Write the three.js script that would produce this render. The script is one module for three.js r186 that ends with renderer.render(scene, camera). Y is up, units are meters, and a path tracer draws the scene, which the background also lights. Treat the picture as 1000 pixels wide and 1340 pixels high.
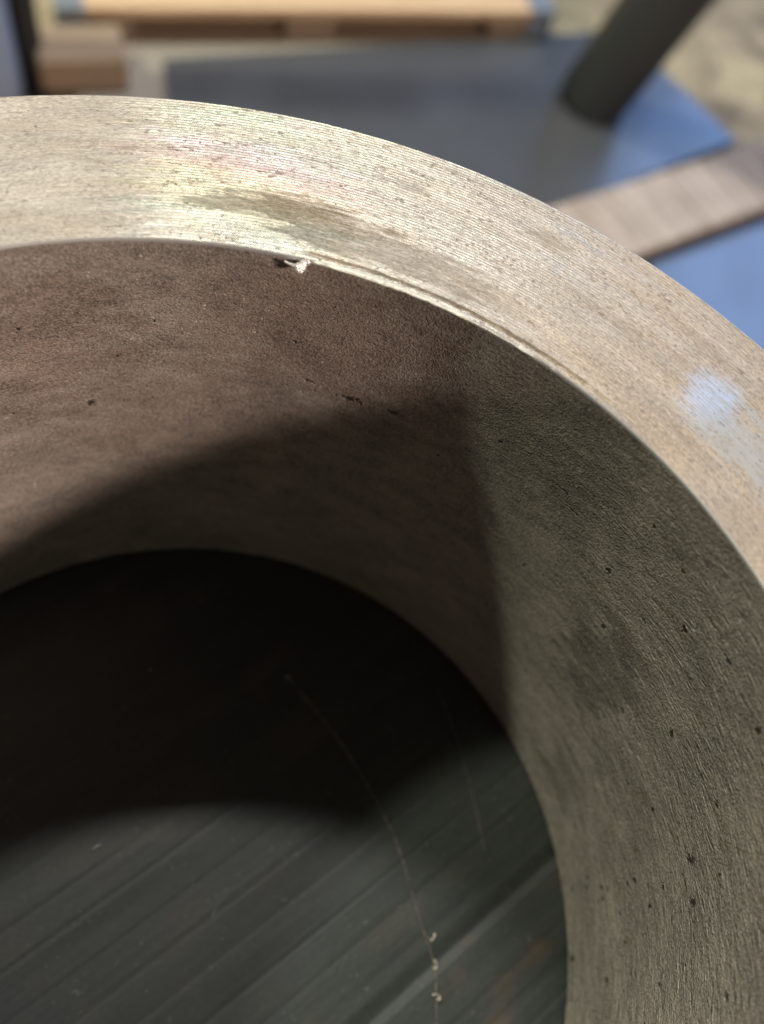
import * as THREE from 'three';
import { RectAreaLightUniformsLib } from 'three/addons/lights/RectAreaLightUniformsLib.js';
import { RoundedBoxGeometry } from 'three/addons/geometries/RoundedBoxGeometry.js';
import { mergeGeometries } from 'three/addons/utils/BufferGeometryUtils.js';

// ------------------------------------------------------------------ camera, light, exposure
const RING_Y = 1.0;                                   // height of the machined ring face above the floor
const scene = new THREE.Scene();
scene.background = new THREE.Color().setRGB(0.022, 0.021, 0.02);   // dim, even light of the surrounding hall

const camera = new THREE.PerspectiveCamera(60, 764 / 1024, 0.01, 60);
{
  const right = new THREE.Vector3(0.93690281, 0.17417079, -0.30311327), up = new THREE.Vector3(-0.34958993, 0.4667786, -0.81234513), back = new THREE.Vector3(0, 0.86705379, 0.49821454);
  camera.quaternion.setFromRotationMatrix(new THREE.Matrix4().makeBasis(right, up, back));
  camera.position.set(0.0132, RING_Y + 0.1303, 0.01433);
}
camera.focus = 0.19;
camera.userData.fStop = 7;

const renderer = new THREE.WebGLRenderer({ antialias: true });
renderer.toneMapping = THREE.LinearToneMapping;
renderer.toneMappingExposure = 1;
renderer.shadowMap.enabled = true;
RectAreaLightUniformsLib.init();

const LIGHTS = {
  strip: { at: [-0.86, RING_Y + 3.3, -1.93], size: [0.74, 0.16], color: [1.0, 0.99, 0.92], power: 350 },
  side: { at: [-2.52, RING_Y + 2.4, -0.32], size: [0.17, 0.17], color: [0.96, 1.0, 0.82], power: 1150 },
  warm: { at: [1.47, RING_Y + 0.735, 0.45], size: [0.2, 0.14], color: [1.0, 0.8, 0.72], power: 470 },
  window: { at: [2.0, 3.7, -4.9], size: [2.7, 4.7], color: [0.3, 0.52, 1.0], power: 4.0 },
};

// ------------------------------------------------------------------ small tools
let seed = 7;
const rnd = () => { seed = (seed * 1664525 + 1013904223) >>> 0; return seed / 4294967296; };
const rr = (a, b) => a + (b - a) * rnd();
const clamp = (x, a = 0, b = 1) => Math.min(b, Math.max(a, x));
const smooth = (a, b, x) => { const t = clamp((x - a) / (b - a)); return t * t * (3 - 2 * t); };
const lerp = (a, b, t) => a + (b - a) * t;
const D2R = Math.PI / 180;
function lattice(px, py, s) {                          // periodic value noise, px by py cells per tile
  const g = new Float32Array(px * py); let k = s * 7919 + 13;
  for (let i = 0; i < g.length; i++) { k = (k * 1664525 + 1013904223) >>> 0; g[i] = (k >>> 8) / 16777216; }
  return (u, v) => {
    let x = u * px, y = v * py; const x0 = Math.floor(x), y0 = Math.floor(y); let fx = x - x0, fy = y - y0;
    fx = fx * fx * (3 - 2 * fx); fy = fy * fy * (3 - 2 * fy);
    const xa = ((x0 % px) + px) % px, xb = (xa + 1) % px, ya = ((y0 % py) + py) % py, yb = (ya + 1) % py;
    const a = g[ya * px + xa], b = g[ya * px + xb], c = g[yb * px + xa], d = g[yb * px + xb];
    return a + (b - a) * fx + (c - a) * fy + (a - b - c + d) * fx * fy;
  };
}
function texture(w, h, n, fn, srgb = false, wrap = THREE.RepeatWrapping) {
  const data = new Uint8Array(w * h * 4), out = [0, 0, 0];
  for (let y = 0; y < h; y++) for (let x = 0; x < w; x++) {
    fn((x + 0.5) / w, (y + 0.5) / h, out);
    const o = (y * w + x) * 4;
    for (let c = 0; c < 3; c++) {
      let v = n === 1 ? out[0] : out[c];
      if (srgb) v = v <= 0.0031308 ? v * 12.92 : 1.055 * Math.pow(Math.max(v, 0), 1 / 2.4) - 0.055;
      data[o + c] = clamp(Math.round(v * 255), 0, 255);
    }
    data[o + 3] = 255;
  }
  const t = new THREE.DataTexture(data, w, h, THREE.RGBAFormat);
  t.magFilter = THREE.LinearFilter; t.minFilter = THREE.LinearMipmapLinearFilter; t.generateMipmaps = true;
  t.wrapS = t.wrapT = wrap; if (srgb) t.colorSpace = THREE.SRGBColorSpace; t.needsUpdate = true;
  return t;
}
const std = (o) => new THREE.MeshStandardMaterial(o);
const lin = (r, g, b) => new THREE.Color().setRGB(r, g, b);

const taken = {};
function numbered(n) { taken[n] = (taken[n] ?? -1) + 1; return taken[n] ? n + '_' + String(taken[n]).padStart(3, '0') : n; }
function tag(o, label, category, group) { o.userData = { label, category }; if (group) o.userData.group = group; return o; }
function thing(name, label, category, pos = [0, 0, 0], turn = 0, group) {
  const o = new THREE.Group(); o.name = numbered(name); o.position.set(...pos); o.rotation.y = turn; scene.add(o);
  return tag(o, label, category, group);
}
function part(name, geo, mat, parent, pos, turn) {
  const m = new THREE.Mesh(geo, mat); m.name = parent === scene ? numbered(name) : name;
  if (pos) m.position.set(...pos); if (turn) m.rotation.set(...turn);
  m.castShadow = m.receiveShadow = true; parent.add(m); return m;
}
function struct(name, geo, mat, pos) { const m = part(name, geo, mat, scene, pos); m.userData.kind = 'structure'; return m; }

// a grid of points p(i,j) -> mesh with uv and smooth normals; closed joins the last column to the first
function grid(nu, nv, fn) {
  const pos = new Float32Array((nu + 1) * (nv + 1) * 3), uv = new Float32Array((nu + 1) * (nv + 1) * 2), idx = [];
  const p = [0, 0, 0, 0, 0];
  for (let j = 0; j <= nv; j++) for (let i = 0; i <= nu; i++) {
    fn(i / nu, j / nv, p, i, j); const k = j * (nu + 1) + i;
    pos.set([p[0], p[1], p[2]], k * 3); uv.set([p[3], p[4]], k * 2);
    if (i < nu && j < nv) idx.push(k, k + nu + 1, k + 1, k + 1, k + nu + 1, k + nu + 2);
  }
  const g = new THREE.BufferGeometry();
  g.setAttribute('position', new THREE.BufferAttribute(pos, 3)); g.setAttribute('uv', new THREE.BufferAttribute(uv, 2));
  g.setIndex(idx); g.computeVertexNormals(); return g;
}
// box with a uv in metres, rounded edges
function slab(w, h, d, r = 0.004) {
  const g = new RoundedBoxGeometry(w, h, d, 2, Math.min(r, h / 2.1, w / 2.1, d / 2.1)), p = g.attributes.position, n = g.attributes.normal, uv = g.attributes.uv;
  for (let i = 0; i < p.count; i++) {
    const ax = Math.abs(n.getX(i)), ay = Math.abs(n.getY(i)), az = Math.abs(n.getZ(i));
    if (ay >= ax && ay >= az) uv.setXY(i, p.getX(i), p.getZ(i)); else if (az >= ax) uv.setXY(i, p.getX(i), p.getY(i)); else uv.setXY(i, p.getZ(i), p.getY(i));
  }
  return g;
}
// flat outline in x,z extruded upwards by t
function sheetShape(pts, t, bevel = 0.0015) {
  const s = new THREE.Shape(pts.map(([x, z]) => new THREE.Vector2(x, -z)));
  const g = new THREE.ExtrudeGeometry(s, { depth: t - 2 * bevel, bevelEnabled: true, bevelThickness: bevel, bevelSize: bevel, bevelSegments: 2 });
  g.translate(0, 0, bevel); g.rotateX(-Math.PI / 2); return g;
}

// ------------------------------------------------------------------ the steel ring
const RI = 0.1093, RO = 0.15, H = 0.1369;
const U0 = -165;                                        // degrees where u = 0; one tile is half a turn
const uOf = (deg) => (deg - U0) / 180;
const n1 = lattice(64, 48, 1), n2 = lattice(256, 128, 2), n3 = lattice(700, 360, 3), n4 = lattice(28, 16, 4), n5 = lattice(14, 6, 5);
const hoopFine = lattice(90, 420, 6), hoopMid = lattice(40, 130, 7), grain = lattice(1100, 560, 8), hoopLong = lattice(10, 260, 9);
const blobs = (list) => (u, v) => {                     // irregular patches: [u, v, half width u, half height v, strength]
  let s = 0; const w = (n1(u, v) - 0.5) * 0.9 + (n2(u, v) - 0.5) * 0.5;
  for (const [bu, bv, su, sv, k] of list) { const d = Math.hypot((u - bu) / su, (v - bv) / sv) + w; s = Math.max(s, k * smooth(1.15, 0.55, d)); }
  return s;
};

// --- the machined face: v runs from the bore (0) to the outer edge (1)
const vr = (mm) => (mm / 1000 - RI) / (RO - RI);
const smear = blobs([[uOf(-92), vr(115.5), 0.07, 0.07, 0.75], [uOf(-100), vr(121.5), 0.05, 0.1, 0.9], [uOf(-107), vr(120.5), 0.03, 0.05, 0.7], [uOf(-88), vr(119), 0.06, 0.08, 0.65], [uOf(-80), vr(117), 0.03, 0.07, 0.35], [uOf(-79), vr(140), 0.012, 0.06, 0.5], [uOf(-92), vr(138), 0.01, 0.05, 0.4]]);
const polish = (u, v) => {                              // a rubbed spot near the right, four-cornered and ragged
  const a = (u - uOf(-59)) / 0.0165, b = (v - vr(129.3)) / 0.2, w = (hoopFine(u, v) - 0.5) * 0.35 + (n2(u, v) - 0.5) * 0.25;
  return smooth(1.2, 0.4, Math.pow(Math.pow(Math.abs(a + 0.35 * b), 3) + Math.pow(Math.abs(b - 0.25 * a), 3), 1 / 3) + w * 1.5) * (0.7 + 0.5 * hoopLong(u, v));
};
const wiped = blobs([[uOf(-54.5), vr(127.5), 0.026, 0.2, 1], [uOf(-49), vr(129), 0.04, 0.22, 1], [uOf(-42), vr(131), 0.04, 0.22, 1]]);
// thickness in nanometres of a dried oil film that follows the turning marks, 0 where the metal is bare
const oilFilm = (u, v) => {
  const m = smooth(1.15, 0.5, Math.hypot((u - uOf(-106)) / 0.08, (v - 0.46) / 0.7) + (n1(u, v) - 0.5) * 0.7 + (hoopFine(u, v) - 0.5) * 0.5);
  if (m * 0.85 < 0.1 + 0.55 * n2(u * 1.3, v * 1.2) + 0.35 * rnd()) return 0;
  return 370 + 300 * clamp(v + (n5(u, v) - 0.5) * 0.16 + (n1(u, v) - 0.5) * 0.12 + (u - uOf(-106)) * 1.0 + (rnd() - 0.5) * 0.16);
};
const facePits = (u, v) => Math.max(smooth(0.78, 0.9, n3(u * 0.7 + 0.1, v * 0.5)) * smooth(0.45, 0.7, n1(u + 0.6, v)), smooth(0.76, 0.9, hoopFine(u * 3, v * 0.6 + 0.2)) * smooth(0.5, 0.75, n1(u + 0.35, v)) * 0.55, smooth(0.82, 0.9, n2(u * 1.1 + 0.4, v * 0.5)) * smooth(0.45, 0.6, n3(u, v)) * 0.8);
const faceColor = texture(2048, 512, 3, (u, v, o) => {
  let tone = 0.82 + 0.2 * n4(u, v) + 0.16 * (hoopLong(u, v) - 0.5) + 0.14 * (hoopFine(u, v) - 0.5);
  const warm = smooth(-92, -62, u * 180 + U0) * 0.6 + 0.4 * n4(u + 0.3, v);
  const fleck = 1 + 0.6 * (grain(u, v) - 0.5) + 0.6 * (n3(u + 0.5, v) - 0.5) + 0.3 * (rnd() - 0.5);
  tone *= fleck;
  let r = lerp(0.41, 0.36, warm) * tone, g = lerp(0.375, 0.27, warm) * tone, b = lerp(0.32, 0.178, warm) * tone;
  const q = polish(u, v) * 0.8; r = lerp(r, 0.42, q); g = lerp(g, 0.43, q); b = lerp(b, 0.46, q);
  const wp = wiped(u, v) * 0.7; r = lerp(r, 0.33, wp); g = lerp(g, 0.325, wp); b = lerp(b, 0.3, wp);
  const spots = smooth(0.76, 0.92, grain(u, v)) * smooth(0.2, 0.65, n1(u + 0.2, v)) * 0.8 + smooth(0.66, 0.88, hoopFine(u + 0.5, v)) * 0.55 * n2(u, v);
  const pit = facePits(u, v) * 0.95;
  const dirt = clamp(Math.max(spots, pit, smear(u, v) * (0.3 + 0.45 * smooth(0.35, 0.65, hoopFine(u, v + 0.3)) + 0.45 * smooth(0.4, 0.6, n3(u, v)) - 0.25 * smooth(0.55, 0.7, n2(u * 1.2, v)))));
  o[0] = lerp(r, 0.15, dirt); o[1] = lerp(g, 0.113, dirt); o[2] = lerp(b, 0.082, dirt);
}, true);
const faceRough = texture(2048, 512, 3, (u, v, o) => {
  const d = smear(u, v), q = polish(u, v) * 0.85;
  let r = 0.46 + 0.12 * (n2(u, v) - 0.5) + 0.08 * (hoopFine(u, v) - 0.5) + 0.16 * (n1(u, v) - 0.5);
  const left = smooth(-112.5, -120.5, u * 180 + U0 + (n2(u, v) - 0.5) * 4 + (hoopFine(u, v) - 0.5) * 5);
  r = lerp(r, 0.85, left); r = lerp(r, 0.6, smooth(-80, -66, u * 180 + U0) * 0.8);
  r = lerp(r, 0.8, d); r = lerp(r, 0.33 + 0.16 * n2(u * 1.5, v), q);
  const spots = smooth(0.76, 0.92, grain(u, v)) * smooth(0.35, 0.75, n1(u + 0.2, v));
  const pit = facePits(u, v);
  o[1] = clamp(lerp(r, 0.85, Math.max(spots, pit))); o[0] = 1; o[2] = clamp(lerp(0.6, 0.66, q) - 0.45 * d - 0.5 * Math.max(spots, pit) - 0.45 * left);
});
const faceBump = texture(2048, 512, 1, (u, v, o) => {
  o[0] = 0.5 + 0.3 * (hoopFine(u, v) - 0.5) + 0.35 * (grain(u, v) - 0.5) + 0.35 * (n3(u, v) - 0.5) - 0.35 * smooth(0.76, 0.92, grain(u, v)) * smooth(0.35, 0.75, n1(u + 0.2, v)) - 0.5 * facePits(u, v);
});
for (const t of [faceColor, faceRough, faceBump]) t.wrapT = THREE.ClampToEdgeWrapping;
const faceLook = { map: faceColor, roughnessMap: faceRough, metalnessMap: faceRough, bumpMap: faceBump, bumpScale: 0.00005, roughness: 1, metalness: 1 };
const FILMS = 12, filmOf = (nm) => (nm ? 1 + Math.min(FILMS - 1, Math.floor((nm - 370) / 300 * FILMS)) : 0);
const faceMats = [std(faceLook), ...Array.from({ length: FILMS }, (_, i) => new THREE.MeshPhysicalMaterial({ ...faceLook, metalness: 0.42, metalnessMap: null, color: lin(0.95, 0.95, 0.95), ior: 1.62, iridescence: 1, iridescenceIOR: 1.36, iridescenceThicknessRange: [100, 370 + 300 * (i + 0.5) / FILMS] }))];

const ring = thing('steel_ring', 'thick-walled machined steel ring with turned grooves on its bright top face', 'steel ring', [0, RING_Y, 0]);
const NG = 52, SEG = 6, RA = RI + 0.0004, RB = RO - 0.0005, NT = 960;
const wob = lattice(24, 8, 11), wob2 = lattice(160, 46, 12), nick = lattice(420, 40, 13);
const notchAt = (deg) => smooth(-101, -97, deg) * smooth(-58, -72, deg);
const faceGeo = grid(NT, NG * SEG, (a, b, p) => {
  const th = a * Math.PI * 2 - Math.PI, deg = th / D2R, u = (deg - U0) / 180;
  const r = lerp(RA, RB, b), g = (b * NG + 0.15 * (wob(u, b) - 0.5)) % 1;
  const depth = 0.000046 * (0.6 + 0.35 * wob2(u, b) + 0.55 * wob(u * 2, b));
  let y = -depth * (1 - (2 * g - 1) ** 2);
  const mm = r * 1000, w = 111.3 + 0.25 * (wob2(u, 0.2) - 0.5);
  y -= 0.0006 * notchAt(deg) * Math.max(0, 1 - Math.abs(mm - w) / 0.55) * (0.6 + 0.8 * wob2(u * 2, 0.4));
  p[0] = r * Math.cos(th); p[1] = y; p[2] = r * Math.sin(th); p[3] = u; p[4] = b;
});
{
  const nv = NG * SEG, idx = faceGeo.index.array, lists = faceMats.map(() => []);
  for (let j = 0; j < nv; j++) for (let i = 0; i < NT; i++) {
    const k = (j * NT + i) * 6, u = (((i + 0.5) / NT * 360 - 180) - U0) / 180, l = lists[filmOf(u > 0 && u < 0.6 ? oilFilm(u, (j + 0.5) / nv) : 0)];
    for (let q = 0; q < 6; q++) l.push(idx[k + q]);
  }
  let start = 0; const all = [];
  lists.forEach((l, m) => { if (l.length) faceGeo.addGroup(start, l.length, m); start += l.length; for (const q of l) all.push(q); });
  faceGeo.setIndex(all);
}
part('machined_face', faceGeo, faceMats, ring);
// chamfers: the bright outer edge and the nicked inner edge
const edgeMat = std({ color: lin(0.6, 0.585, 0.55), roughness: 0.38, metalness: 0.8 });
function turned(profile, mat, name, nt = 720, jag = 0) {
  return part(name, grid(nt, profile.length - 1, (a, b, p, i, j) => {
    const th = a * Math.PI * 2 - Math.PI, u = (th / D2R - U0) / 180, [r, y] = profile[j], k = jag && j === profile.length - 1 ? jag * (nick(u, 0.5) - 0.5) + jag * (wob2(u, 0.7) - 0.5) : 0;
    p[0] = (r + k) * Math.cos(th); p[1] = y; p[2] = (r + k) * Math.sin(th); p[3] = u; p[4] = j / (profile.length - 1);
  }), mat, ring);
}
turned([[RB, 0], [RO - 0.00027, -0.00008], [RO - 0.00008, -0.00027], [RO, -0.0006]], edgeMat, 'outer_chamfer');
turned([[RI, -0.0006], [RI + 0.00008, -0.0003], [RI + 0.0002, -0.0001], [RA, 0]], edgeMat, 'inner_chamfer');

// --- the bore: v runs from the top (0) to the bottom (1)
const pits = [[-123.7, 52, 1.1, 1.3], [-21.5, 58, 1, 1.6], [-34.8, 50, 0.8, 1], [-21.7, 130, 0.9, 1.2], [-21.4, 118, 0.6, 1.6], [-21, 108, 0.5, 1], [-20.7, 104, 0.8, 0.8], [-20.7, 92, 0.6, 0.9], [-20.7, 88, 0.8, 1], [-12.6, 134, 0.8, 1.6], [-9.5, 109, 1.1, 1.2], [-22.6, 116, 0.5, 0.8], [-49.4, 53, 0.7, 0.9], [-38.4, 19, 1.2, 0.6], [-31, 20, 1, 0.8], [-17.2, 60, 1, 1.7], [-17.7, 82, 0.7, 1], [-9, 79, 0.6, 0.9], [-63.8, 28, 2.6, 0.35], [-61.5, 31, 1.8, 0.3], [-91.5, 39, 3, 0.9], [-86, 38, 2, 0.6], [-97, 37, 1.2, 0.4], [-28, 70, 0.5, 0.7], [-40, 66, 0.5, 0.6], [-26, 42, 0.7, 0.7], [-14, 98, 0.5, 0.7], [-8, 50, 0.8, 0.9]];
const vd = (mm) => mm / (H * 1000);
const pitAt = (u, v) => {
  let s = 0; const w = (n3(u, v) - 0.5) * 1.5 + (grain(u, v) - 0.5) * 0.9;
  for (const [deg, mm, du, dv] of pits) {
    const du2 = (u - uOf(deg)) / (du / 180 * 0.42), dv2 = (v - vd(mm)) / (vd(dv) * 0.75);
    if (Math.abs(du2) < 3 && Math.abs(dv2) < 3) s = Math.max(s, smooth(1.3, 0.5, Math.hypot(du2, dv2) + w));
  }
  return s;
};
for (let i = 0; i < 30; i++) { const k = rnd() ** 2; pits.push([rr(-70, 5), rr(12, 134), rr(0.25, 0.5) + k * 0.9, rr(0.2, 0.4) + rnd() ** 3 * 0.8]); };
for (let i = 0; i < 18; i++) pits.push([rr(-145, -70), rr(8, 134), rr(0.2, 0.5), rr(0.2, 0.5)]);
const stain = blobs([[uOf(-45.5), vd(66), 0.035, 0.15, 0.75], [uOf(-36), vd(112), 0.03, 0.12, 0.5], [uOf(-63), vd(24), 0.05, 0.12, 0.35], [uOf(-30), vd(80), 0.05, 0.13, 0.25]]);
const rust = blobs([[uOf(-95), vd(20), 0.07, 0.2, 0.8], [uOf(-128), vd(30), 0.06, 0.2, 0.7], [uOf(-113), vd(60), 0.09, 0.2, 0.5], [uOf(-104), vd(16), 0.05, 0.14, 0.5], [uOf(-83), vd(36), 0.03, 0.1, 0.5]]);
const chipR = lattice(96, 92, 15), chipF = lattice(190, 330, 16);
const SW = 2048, SH = 1024, strokes = new Float32Array(SW * SH);   // short scratches along the hoop left by the tool, in relief
for (let n = 0; n < 30000; n++) {
  const u = rnd(), v = rnd(), deg = u * 180 + U0, rough = smooth(-78, -34, deg), len = rr(4, 9 + 6 * rough), wid = rr(0.9 + 0.5 * rough, 1.7 + 1.7 * rough), tilt = rr(-0.3, 0.3) + 0.25 * (n1(u, v) - 0.5);
  const amp = rr(-1, 1) * (0.25 + 0.75 * rough) * (0.4 + 1.1 * n1(u + 0.2, v));
  for (let i = -Math.ceil(len); i <= len; i++) for (let j = -3; j <= 3; j++) {
    const y = Math.round(v * SH + tilt * i) + j; if (y < 0 || y >= SH) continue;
    const k = (1 - (i / (len + 1)) ** 2) * Math.max(0, 1 - Math.abs(v * SH + tilt * i - y) / wid);
    strokes[y * SW + (((Math.round(u * SW) + i) % SW) + SW) % SW] += amp * k;
  }
}
const strokeAt = (u, v) => strokes[Math.min(SH - 1, Math.floor(v * SH)) * SW + ((Math.floor(u * SW) % SW) + SW) % SW];
const boreHeight = (u, v) => {
  const deg = u * 180 + U0, rough = smooth(-75, -30, deg);
  return 0.5 + (0.04 + 0.12 * rough) * (chipR(u, v) - 0.5) + 0.17 * strokeAt(u, v) + (0.06 + 0.1 * rough) * (grain(u, v) - 0.5) + (0.09 + 0.07 * rough) * (rnd() - 0.5);
};
const boreColor = texture(2048, 1024, 3, (u, v, o) => {
  const t = 0.75 + 0.22 * n4(u, v) + 0.26 * n1(u, v) + 0.2 * (chipF(u, v) - 0.5) + 0.16 * strokeAt(u, v) + 0.3 * (n3(u, v) - 0.5) + 0.75 * (grain(u, v) - 0.5) + 0.75 * (rnd() - 0.5);
  let r = 0.26 * t, g = 0.228 * t, b = 0.19 * t;
  const ru = rust(u, v) * (0.5 + 0.5 * n2(u, v)); r = lerp(r, 0.23 * t, ru); g = lerp(g, 0.172 * t, ru); b = lerp(b, 0.135 * t, ru);
  const s = stain(u, v) * 0.5 * (0.7 + 0.6 * n2(u, v)), d = Math.max(s, pitAt(u, v) * 0.93);
  const spark = Math.max(smooth(0.9, 0.97, n3(u + 0.37, v + 0.21)) * smooth(0.62, 0.8, n2(u + 0.1, v)) * 0.9, rnd() > 0.9985 ? 0.5 : 0);
  o[0] = lerp(lerp(r, 0.03, d), 0.75, spark); o[1] = lerp(lerp(g, 0.027, d), 0.72, spark); o[2] = lerp(lerp(b, 0.024, d), 0.68, spark);
}, true);
const boreBump = texture(2048, 1024, 1, (u, v, o) => { o[0] = clamp(boreHeight(u, v) - 0.5 * pitAt(u, v)); });
for (const t of [boreColor, boreBump]) t.wrapT = THREE.ClampToEdgeWrapping;
const boreMat = std({ map: boreColor, bumpMap: boreBump, bumpScale: 0.0016, roughness: 0.62, metalness: 0.35 });
const bulge = lattice(18, 7, 17);
part('bore', grid(720, 48, (a, b, p) => {
  const th = a * Math.PI * 2 - Math.PI, u = (th / D2R - U0) / 180, e = smooth(0, 0.08, b) * smooth(1, 0.95, b);
  const r = RI + 0.0007 * (bulge(u, b) - 0.5) * e + (b > 0.97 ? 0.0005 * (nick(u, 0.3) - 0.5) : 0);
  p[0] = r * Math.cos(th); p[1] = lerp(-0.0006, -H, b); p[2] = r * Math.sin(th); p[3] = u; p[4] = b;
}), boreMat, ring);
const skinMat = std({ color: lin(0.2, 0.17, 0.14), roughness: 0.6, metalness: 0.5, bumpMap: boreBump, bumpScale: 0.0004 });
turned([[RO, -0.0006], [RO, -0.03], [RO, -0.08], [RO, -H + 0.001], [RO - 0.001, -H], [RI, -H]], skinMat, 'outer_wall', 360);

// --- the rolled burr along the inner edge and the torn curl at its end
const burrMat = std({ color: lin(0.42, 0.385, 0.32), roughness: 0.5, metalness: 0.5, bumpMap: faceBump, bumpScale: 0.00008 });
part('burr', grid(520, 10, (a, b, p) => {
  const deg = lerp(-99.6, -50, a), th = deg * D2R, u = uOf(deg), thin = smooth(0, 0.03, a) * lerp(0.85, 0.18, smooth(0.2, 0.85, a)) * (0.6 + 0.8 * wob(u * 3, 0.35));
  const w = (0.85 + 0.12 * (nick(u, 0.2) - 0.5) + 0.3 * (wob(u * 4, 0.1) - 0.5)) * thin, k = (b - 0.08) * Math.PI * 1.25;
  const r = 109.75 + 0.25 * (wob2(u * 1.3, 0.9) - 0.5) + w * 0.95 * Math.cos(k), y = -0.2 + 0.32 * w * Math.sin(k) + 0.08 * (nick(u, 0.75) - 0.5) * thin;
  p[0] = r / 1000 * Math.cos(th); p[1] = y / 1000; p[2] = r / 1000 * Math.sin(th); p[3] = u; p[4] = b * 0.1;
}), burrMat, ring);
{
  const P = (deg, mm, y) => new THREE.Vector3(mm / 1000 * Math.cos(deg * D2R), y / 1000, mm / 1000 * Math.sin(deg * D2R));
  const wire = (pts, r0, r1) => { const c = new THREE.CatmullRomCurve3(pts), g = new THREE.TubeGeometry(c, 28, 1, 7, false), q = g.attributes.position, v = new THREE.Vector3();
    for (let i = 0; i < q.count; i++) { const t = Math.floor(i / 8) / 28; c.getPointAt(t, v); const s = lerp(r0, r1, t) * (0.8 + 0.5 * nick(t * 0.3, 0.3) ) ; q.setXYZ(i, v.x + (q.getX(i) - v.x) * s, v.y + (q.getY(i) - v.y) * s, v.z + (q.getZ(i) - v.z) * s); }
    g.computeVertexNormals(); return g; };
  part('torn_curl', mergeGeometries([
    wire([P(-99.2, 109.3, -0.1), P(-99.9, 108.2, -0.3), P(-100.3, 107.6, -0.4), P(-100.8, 107.5, -0.2), P(-101.6, 107.9, -0.1)], 0.00075, 0.0002),
    wire([P(-99.6, 108.8, -0.2), P(-99.7, 107.6, -0.7), P(-99.8, 107.1, -1.0), P(-100.2, 107.0, -1.2)], 0.00075, 0.0004),
    wire([P(-100.2, 107.4, -0.5), P(-100, 106.7, -0.6), P(-99.6, 106.9, -0.2)], 0.00045, 0.0002),
  ]), std({ color: lin(0.78, 0.72, 0.66), roughness: 0.4, metalness: 0.7 }), ring);
}

// ------------------------------------------------------------------ the sawn plate the ring stands on
const PY = RING_Y - H - 0.0012, PT = 0.03, PA = -55.5 * D2R;      // stripes run along this direction in x, z
const ax = [Math.cos(PA), Math.sin(PA)], across = [-Math.sin(PA), Math.cos(PA)];
const sOf = (x, z) => x * across[0] + z * across[1], tOf = (x, z) => x * ax[0] + z * ax[1];
const SG = sOf(0.0685, -0.0073);                        // the deep groove
const lines = []; { let s = -0.15; while (s < 0.15) { lines.push([s, rr(0.3, 1), rr(0.0006, 0.0016), rr(-1, 1)]); s += rr(0.0045, 0.0115); } }
const plateWave = lattice(9, 60, 21), plateTone = lattice(6, 48, 22), plateGrain = lattice(260, 420, 23), plateSpot = lattice(40, 40, 24), plateLong = lattice(14, 360, 25);
function plateY(s, t) {
  let y = 0.0002 * (plateWave(t / 0.3 + 0.5, s / 0.3 + 0.5) - 0.5);
  for (let i = 0; i < lines.length; i++) {
    const [c, k, w, tilt] = lines[i], d = s - c;
    if (d >= 0 && d < 0.0125 && (i + 1 >= lines.length || s < lines[i + 1][0])) y += 0.00013 * tilt * (d / 0.008 - 0.5);
    if (Math.abs(d) < w) y -= 0.00013 * k * (1 - (d / w) ** 2);
  }
  const g = s - SG;
  if (g > -0.005 && g < 0.0026) y -= 0.0009 * (g < 0 ? smooth(-0.005, 0, g) : 1 - clamp(g / 0.0026));
  return y;
}
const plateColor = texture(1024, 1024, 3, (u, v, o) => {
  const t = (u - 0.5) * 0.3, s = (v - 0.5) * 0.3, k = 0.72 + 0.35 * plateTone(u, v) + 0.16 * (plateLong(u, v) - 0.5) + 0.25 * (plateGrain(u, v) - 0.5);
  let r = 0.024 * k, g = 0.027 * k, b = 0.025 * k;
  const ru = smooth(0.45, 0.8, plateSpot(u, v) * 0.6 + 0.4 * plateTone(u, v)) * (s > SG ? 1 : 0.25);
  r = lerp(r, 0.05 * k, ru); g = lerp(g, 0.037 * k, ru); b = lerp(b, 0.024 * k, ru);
  const dry = smooth(0.86, 0.93, plateGrain(u + 0.3, v)) * smooth(0.5, 0.7, plateSpot(u + 0.4, v)); 
  o[0] = lerp(r, 0.12, dry * 0.3); o[1] = lerp(g, 0.12, dry * 0.3); o[2] = lerp(b, 0.11, dry * 0.3);
}, true);
const plateBump = texture(1024, 1024, 1, (u, v, o) => { o[0] = 0.5 + 0.5 * (plateLong(u, v) - 0.5) + 0.4 * (plateGrain(u, v) - 0.5); });
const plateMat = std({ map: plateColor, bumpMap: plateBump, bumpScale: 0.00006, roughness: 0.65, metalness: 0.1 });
const plate = thing('sawn_plate', 'dark steel plate with parallel saw marks seen inside the bore under the ring', 'steel plate', [0, PY, 0]);
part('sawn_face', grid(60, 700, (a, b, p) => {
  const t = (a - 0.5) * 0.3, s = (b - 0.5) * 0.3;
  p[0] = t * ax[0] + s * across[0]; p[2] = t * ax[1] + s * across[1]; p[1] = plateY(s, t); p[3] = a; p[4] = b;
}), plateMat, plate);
part('plate_edge', slab(0.3, PT, 0.3, 0.002), std({ color: lin(0.09, 0.085, 0.08), roughness: 0.6, metalness: 0.5 }), plate, [0, -PT / 2 - 0.002, 0], [0, -PA, 0]);
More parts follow.
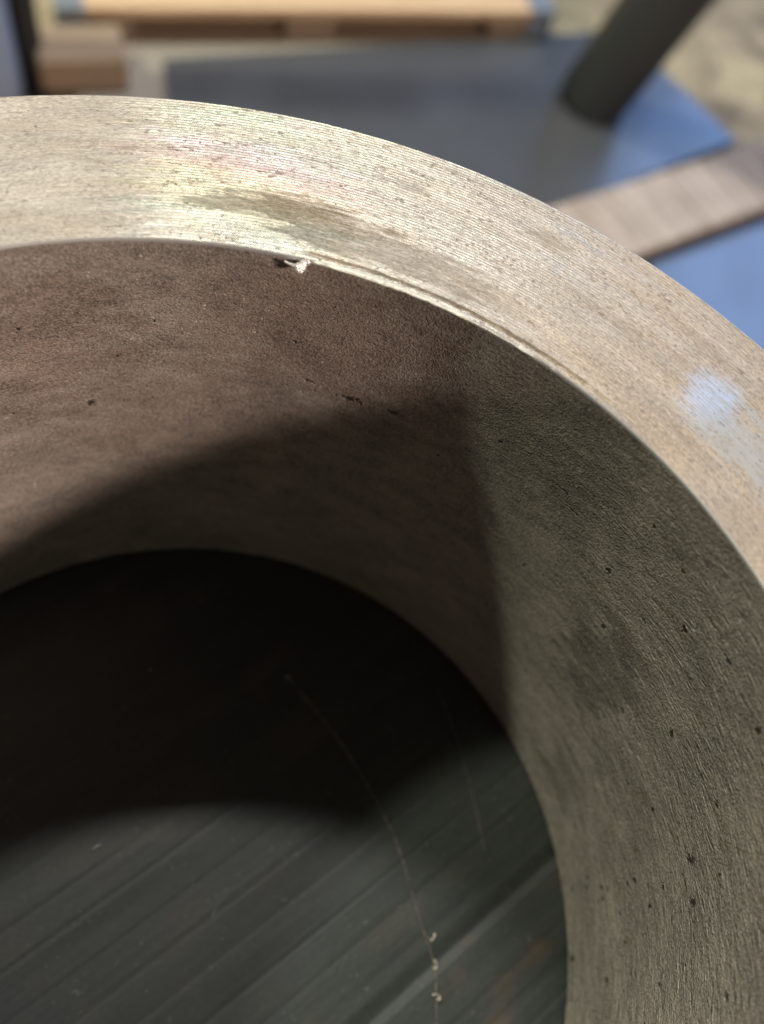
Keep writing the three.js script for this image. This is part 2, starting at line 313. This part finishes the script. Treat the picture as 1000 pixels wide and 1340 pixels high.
// scribed arcs: thin ragged ridges of turned-up metal
function scribe(pts, rad, name) {
  const c = new THREE.CatmullRomCurve3(pts.map(([x, z]) => new THREE.Vector3(x / 1000, plateY(sOf(x / 1000, z / 1000), tOf(x / 1000, z / 1000)), z / 1000)));
  const N = 220, g = new THREE.TubeGeometry(c, N, 1, 5, false), q = g.attributes.position, v = new THREE.Vector3();
  for (let i = 0; i < q.count; i++) { const t = Math.floor(i / 6) / N; c.getPointAt(t, v); v.y = plateY(sOf(v.x, v.z), tOf(v.x, v.z));
    const s = rad * Math.max(0.05, 1.5 * nick(t * 0.35, 0.37) * (0.4 + 1.2 * wob2(t * 0.4, 0.6)));
    const o = new THREE.Vector3(); c.getPointAt(t, o); q.setXYZ(i, v.x + (q.getX(i) - o.x) * s, v.y + (q.getY(i) - o.y) * s * 0.7, v.z + (q.getZ(i) - o.z) * s); }
  g.computeVertexNormals(); return part(name, g, scribeMat, plate);
}
const scribeMat = std({ color: lin(0.115, 0.1, 0.08), roughness: 0.5, metalness: 0.3 });
scribe([[3.6, -72.7], [17.3, -64.8], [30.3, -56], [42.1, -46.1], [50.7, -37.8], [58.9, -26.5], [64.9, -18.2], [70.5, -10.6], [73.3, -3.2], [74.9, 2.9], [76, 9]], 0.00032, 'scribed_arc');
scribe([[50, -86], [56, -78], [64.3, -66.1], [71.3, -54.2], [76.2, -44.5]], 0.00013, 'scribed_arc');

// chips of metal lying on the plate
function chipGeo(len, wid, k) {                         // a small torn curl of swarf
  const g = new THREE.TorusGeometry(1, 0.34, 7, 22, 3.2 + 0.5 * (k % 4)), p = g.attributes.position, a = lattice(9, 9, 40 + k);
  for (let i = 0; i < p.count; i++) { const th = Math.atan2(p.getY(i), p.getX(i)), q = 0.7 + 0.6 * a(th / 6.283 + 0.5, 0.3 + p.getZ(i)); p.setXYZ(i, p.getX(i) * q * len / 2.6, 0.00025 + p.getZ(i) * wid * 0.55 * q + 0.25 * wid * a(th / 6.283, 0.7), p.getY(i) * q * wid / 2.6); }
  g.computeVertexNormals(); return g;
}
const chipMat = new THREE.MeshStandardMaterial({ color: lin(0.5, 0.45, 0.37), roughness: 0.38, metalness: 0.6, side: THREE.DoubleSide });
[[3.6, -72.7, 1.3, 0.9, 'small tan chip of metal at the upper end of the scribed arc in the dark'],
 [68, -17, 2.2, 1.1, 'uppermost of three bright chips along the scribed arc near the deep groove'],
 [70.5, -10.6, 2.6, 1.5, 'curled bright chip in the middle of three along the scribed arc'],
 [73.2, -3.2, 2.4, 1.4, 'lowest of three bright chips along the scribed arc, right of the groove'],
 [-28, -8.5, 2.2, 0.5, 'thin pale sliver of metal lying in the lit left part of the plate']].forEach(([x, z, l, w, label], i) => {
  const m = part('metal_chip', chipGeo(l / 1000, w / 1000, i), chipMat, scene, [x / 1000, PY + plateY(sOf(x / 1000, z / 1000), 0) + 0.0001, z / 1000], [0, 0.4 + i * 0.9, 0]);
  tag(m, label, 'metal chip', 'chips of metal on the sawn plate');
});
{
  const m = new THREE.InstancedMesh(new THREE.TetrahedronGeometry(0.00013), std({ color: lin(0.6, 0.57, 0.52), roughness: 0.5, metalness: 0.4 }), 75), o = new THREE.Object3D();
  for (let i = 0; i < 75; i++) {
    const a = rr(-170, 20) * D2R, r = 0.106 * Math.sqrt(rnd()), x = r * Math.cos(a) + 0.01, z = r * Math.sin(a) + (i % 3 ? 0.015 : 0);
    o.position.set(x, PY + plateY(sOf(x, z), 0) + 0.00008, z); o.rotation.set(rr(0, 6), rr(0, 6), rr(0, 6)); o.scale.set(rr(0.5, 1.2), rr(0.5, 1), rr(0.6, i % 7 ? 1.4 : 5)); o.updateMatrix(); m.setMatrixAt(i, o.matrix);
  }
  m.name = 'metal_filings'; m.userData = { label: 'fine bright metal filings scattered over the dark sawn plate', category: 'filings', kind: 'stuff' }; m.castShadow = m.receiveShadow = true; scene.add(m);
}

// the stand under the plate (hidden behind the ring from here)
{
  const t = thing('work_stand', 'steel work stand carrying the sawn plate and the ring', 'work stand'), m = std({ color: lin(0.09, 0.1, 0.11), roughness: 0.5, metalness: 0.4 });
  const top = PY - PT - 0.002; part('stand_top', slab(0.28, 0.03, 0.28), m, t, [0, top - 0.0155, 0], [0, -PA, 0]);
  for (const [x, z] of [[1, 1], [1, -1], [-1, 1], [-1, -1]]) part('leg', slab(0.035, top - 0.031, 0.035), m, t, [x * 0.1, (top - 0.031) / 2, z * 0.1]);
}

// ------------------------------------------------------------------ the shop floor and what lies on it
const fa = lattice(24, 24, 31), fb = lattice(90, 90, 32), fc = lattice(400, 400, 33), fd = lattice(8, 8, 34);
const floorColor = texture(1024, 1024, 3, (u, v, o) => {
  const k = 0.5 + 0.75 * fa(u, v) + 0.5 * (fb(u, v) - 0.5) + 0.3 * (fc(u, v) - 0.5), d = smooth(0.6, 0.8, fa(u + 0.4, v) * 0.5 + fb(u, v) * 0.5), y = fd(u, v);
  o[0] = lerp(0.4 * k, 0.18, d * 0.7); o[1] = lerp(lerp(0.315, 0.33, y) * k, 0.145, d * 0.7); o[2] = lerp(lerp(0.215, 0.195, y) * k, 0.1, d * 0.7);
}, true);
floorColor.repeat.set(10, 10);
const floorBump = texture(512, 512, 1, (u, v, o) => { o[0] = 0.5 + 0.4 * (fb(u, v) - 0.5) + 0.4 * (fc(u, v) - 0.5); }); floorBump.repeat.set(10, 10);
struct('floor', new THREE.PlaneGeometry(16, 16).rotateX(-Math.PI / 2), std({ map: floorColor, bumpMap: floorBump, bumpScale: 0.003, roughness: 0.8 }), [0, 0, -1]);

const sx = lattice(12, 12, 35), sy = lattice(200, 40, 36);
const sheetRough = texture(512, 512, 3, (u, v, o) => { o[0] = 1; o[1] = 0.24 + 0.12 * sx(u, v) + 0.05 * sy(u, v); o[2] = 0.55; });
const sheetMat = std({ color: lin(0.15, 0.157, 0.17), roughness: 1, metalness: 1, roughnessMap: sheetRough, metalnessMap: sheetRough });
// pale board underneath, grey sheet on top
tag(part('backing_board', sheetShape([[-0.76, -1.4], [-0.02, -1.92], [0.05, -1.85], [-0.3, -1.2], [-0.62, -1.0], [-0.75, -1.18]], 0.012), std({ color: lin(0.28, 0.245, 0.2), roughness: 0.8 }), scene, [0, 0.001, 0]), 'pale board showing as a strip behind and left of the dark grey sheet', 'board');
tag(part('grey_sheet', sheetShape([[-0.662, -1.372], [0.134, -1.985], [0.432, -1.757], [-0.06, -1.13], [-0.5, -1.05]], 0.006), sheetMat, scene, [0, 0.0145, 0]), 'dark grey glossy metal sheet lying on the floor behind the ring', 'metal sheet');

function woodTexture(c1, c2, s, sawn) {
  const a = lattice(6, 70, s), b = lattice(20, 260, s + 1), c = lattice(90, 90, s + 2), e = lattice(70, 3, s + 3);
  const t = texture(512, 512, 3, (u, v, o) => { const k = clamp(0.5 * a(u, v) + 0.35 * b(u, v) + 0.3 * (c(u, v) - 0.5) + (sawn ? 1.1 * (e(u, v) - 0.35) : 0)); for (let i = 0; i < 3; i++) o[i] = lerp(c1[i], c2[i], k); }, true);
  t.repeat.set(1.6, 3.2); return t;
}
const collarWood = std({ map: woodTexture([0.5, 0.32, 0.17], [0.8, 0.58, 0.36], 51), roughness: 0.7 });
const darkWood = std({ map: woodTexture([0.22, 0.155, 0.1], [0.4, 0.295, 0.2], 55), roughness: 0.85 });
const greyWood = std({ map: woodTexture([0.28, 0.22, 0.18], [0.52, 0.43, 0.37], 59, true), roughness: 0.85 });
const galv = std({ color: lin(0.34, 0.38, 0.43), roughness: 0.45, metalness: 0.6 });

// weathered plank on the right, over the edge of the sheet
{
  const L = 1.2, g = slab(L, 0.02, 0.155, 0.004);
  const m = part('weathered_plank', g, greyWood, scene, [0.4565, 0.031, -1.615], [0, 48.5 * D2R, 0]);
  tag(m, 'weathered grey brown plank lying across the floor right of the grey sheet', 'plank');
}
// second glossy sheet at the right edge
tag(part('glossy_sheet', sheetShape([[0.29, -1.36], [0.58, -1.72], [1.05, -1.3], [0.7, -0.75]], 0.006), sheetMat, scene, [0, 0.004, 0]), 'glossy sheet mirroring blue daylight at the right edge, in front of the weathered plank', 'metal sheet');

// timber pallet at the back, steel straps on its corners
{
  const turn = 32.6 * D2R, c = [Math.cos(turn), -Math.sin(turn)], O = [-0.447, -1.616], dep = 0.265;
  const pal = thing('pallet', 'pale orange timber pallet with galvanised corner straps at the top of the picture', 'pallet', [O[0] - Math.sin(turn) * dep, 0, O[1] - Math.cos(turn) * dep], turn);
  for (let i = 0; i < 6; i++) part('deck_board', slab(0.94, 0.02, 0.096, 0.003), collarWood, pal, [rr(-0.004, 0.004), 0.072, 0.25 - i * 0.1]);
  for (const z of [0.24, 0, -0.24]) for (const x of [-0.41, -0.02, 0.41]) part('block', slab(0.1, 0.046, 0.1, 0.003), darkWood, pal, [x, 0.0385, z]);
  for (const z of [0.24, 0, -0.24]) part('skid_board', slab(0.92, 0.013, 0.096, 0.003), darkWood, pal, [0, 0.0085, z]);
  for (const s of [-1, 1]) part('corner_strap', mergeGeometries([slab(0.05, 0.003, 0.09, 0.001).translate(s * 0.468, 0.0838, 0.256), slab(0.05, 0.056, 0.003, 0.001).translate(s * 0.468, 0.0565, 0.3005), slab(0.003, 0.056, 0.09, 0.001).translate(s * 0.4935, 0.0565, 0.256)]), galv, pal);
}
// dark block, black upright and pale pipe at the left
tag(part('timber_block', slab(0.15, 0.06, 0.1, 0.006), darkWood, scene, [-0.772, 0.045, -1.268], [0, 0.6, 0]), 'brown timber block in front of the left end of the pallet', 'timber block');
{
  const t = thing('steel_upright', 'black steel upright with a foot plate at the left edge', 'steel post', [-0.842, 0, -1.212]), m = std({ color: lin(0.02, 0.02, 0.022), roughness: 0.5, metalness: 0.3 });
  part('post', slab(0.042, 1.2, 0.042, 0.004), m, t, [0, 0.608, 0]); part('foot_plate', slab(0.09, 0.007, 0.09, 0.001), m, t, [0, 0.004, 0]);
}
tag(part('steel_pipe', new THREE.CylinderGeometry(0.03, 0.03, 1.0, 32), std({ color: lin(0.33, 0.42, 0.62), roughness: 0.5, metalness: 0.2 }), scene, [-0.868, 0.5, -1.168]), 'pale blue grey steel pipe standing at the far left edge', 'pipe');
// leaning dark post on the sheet
{
  const t = thing('leaning_post', 'thick dark steel tube leaning to the right, standing on the grey sheet', 'post', [0.118, 0.0205, -1.705]);
  t.rotation.set(-0.03, 0, -0.23);
  const m = std({ color: lin(0.042, 0.045, 0.043), roughness: 0.55, metalness: 0.3 });
  part('tube', new THREE.LatheGeometry([[0.055, 0.004], [0.066, 0], [0.072, 0.006], [0.072, 0.9], [0.066, 0.9], [0.055, 0.004]].map((q) => new THREE.Vector2(...q)), 40), m, t);
}

// ------------------------------------------------------------------ lamps and the window that light the place
const housing = std({ color: lin(0.5, 0.5, 0.5), roughness: 0.5 });
function lamp(name, label, category, L, target, glow) {
  const t = new THREE.Group(); t.name = numbered(name); t.position.set(...L.at); t.lookAt(...target); scene.add(t); tag(t, label, category);
  const [w, h] = L.size, c = lin(...L.color);
  part('housing', slab(w + 0.06, h + 0.06, 0.07, 0.01), housing, t, [0, 0, -0.045]);
  const d = part('lamp_diffuser', new RoundedBoxGeometry(w, h, 0.012, 2, 0.004), new THREE.MeshStandardMaterial({ color: lin(0.8, 0.8, 0.8), roughness: 0.5, emissive: c, emissiveIntensity: glow }), t, [0, 0, -0.004]);
  d.castShadow = false;
  const a = new THREE.RectAreaLight(c, L.power, w, h); a.name = 'lamp_light'; a.position.set(0, 0, 0.004); a.rotation.y = Math.PI; t.add(a);
  return t;
}
lamp('strip_lamp', 'long white strip lamp hanging overhead behind the ring', 'lamp', LIGHTS.strip, [0, RING_Y, 0], 4);
lamp('side_lamp', 'square greenish white work lamp high on the left', 'lamp', LIGHTS.side, [0, RING_Y, 0], 4);
lamp('warm_lamp', 'warm flood lamp low on the right', 'lamp', LIGHTS.warm, [0, RING_Y, 0], 4);
{
  const L = LIGHTS.window, [w, h] = L.size, t = thing('hall_window', 'tall hall window showing blue sky beyond the shop floor', 'window', L.at), c = lin(...L.color);
  part('window_glow', slab(w, h, 0.02, 0.004), new THREE.MeshStandardMaterial({ color: lin(0.05, 0.05, 0.06), roughness: 0.3, emissive: c, emissiveIntensity: 0.4 }), t, [0, 0, -0.02]);
  for (const s of [-1, 1]) { part('frame', slab(0.08, h + 0.16, 0.09), housing, t, [s * (w / 2 + 0.04), 0, 0]); part('frame', slab(w, 0.08, 0.09), housing, t, [0, s * (h / 2 + 0.04), 0]); }
  const a = new THREE.RectAreaLight(c, L.power, w, h); a.name = 'window_light'; a.rotation.y = Math.PI; a.position.z = 0.004; t.add(a);
}
renderer.render(scene, camera);
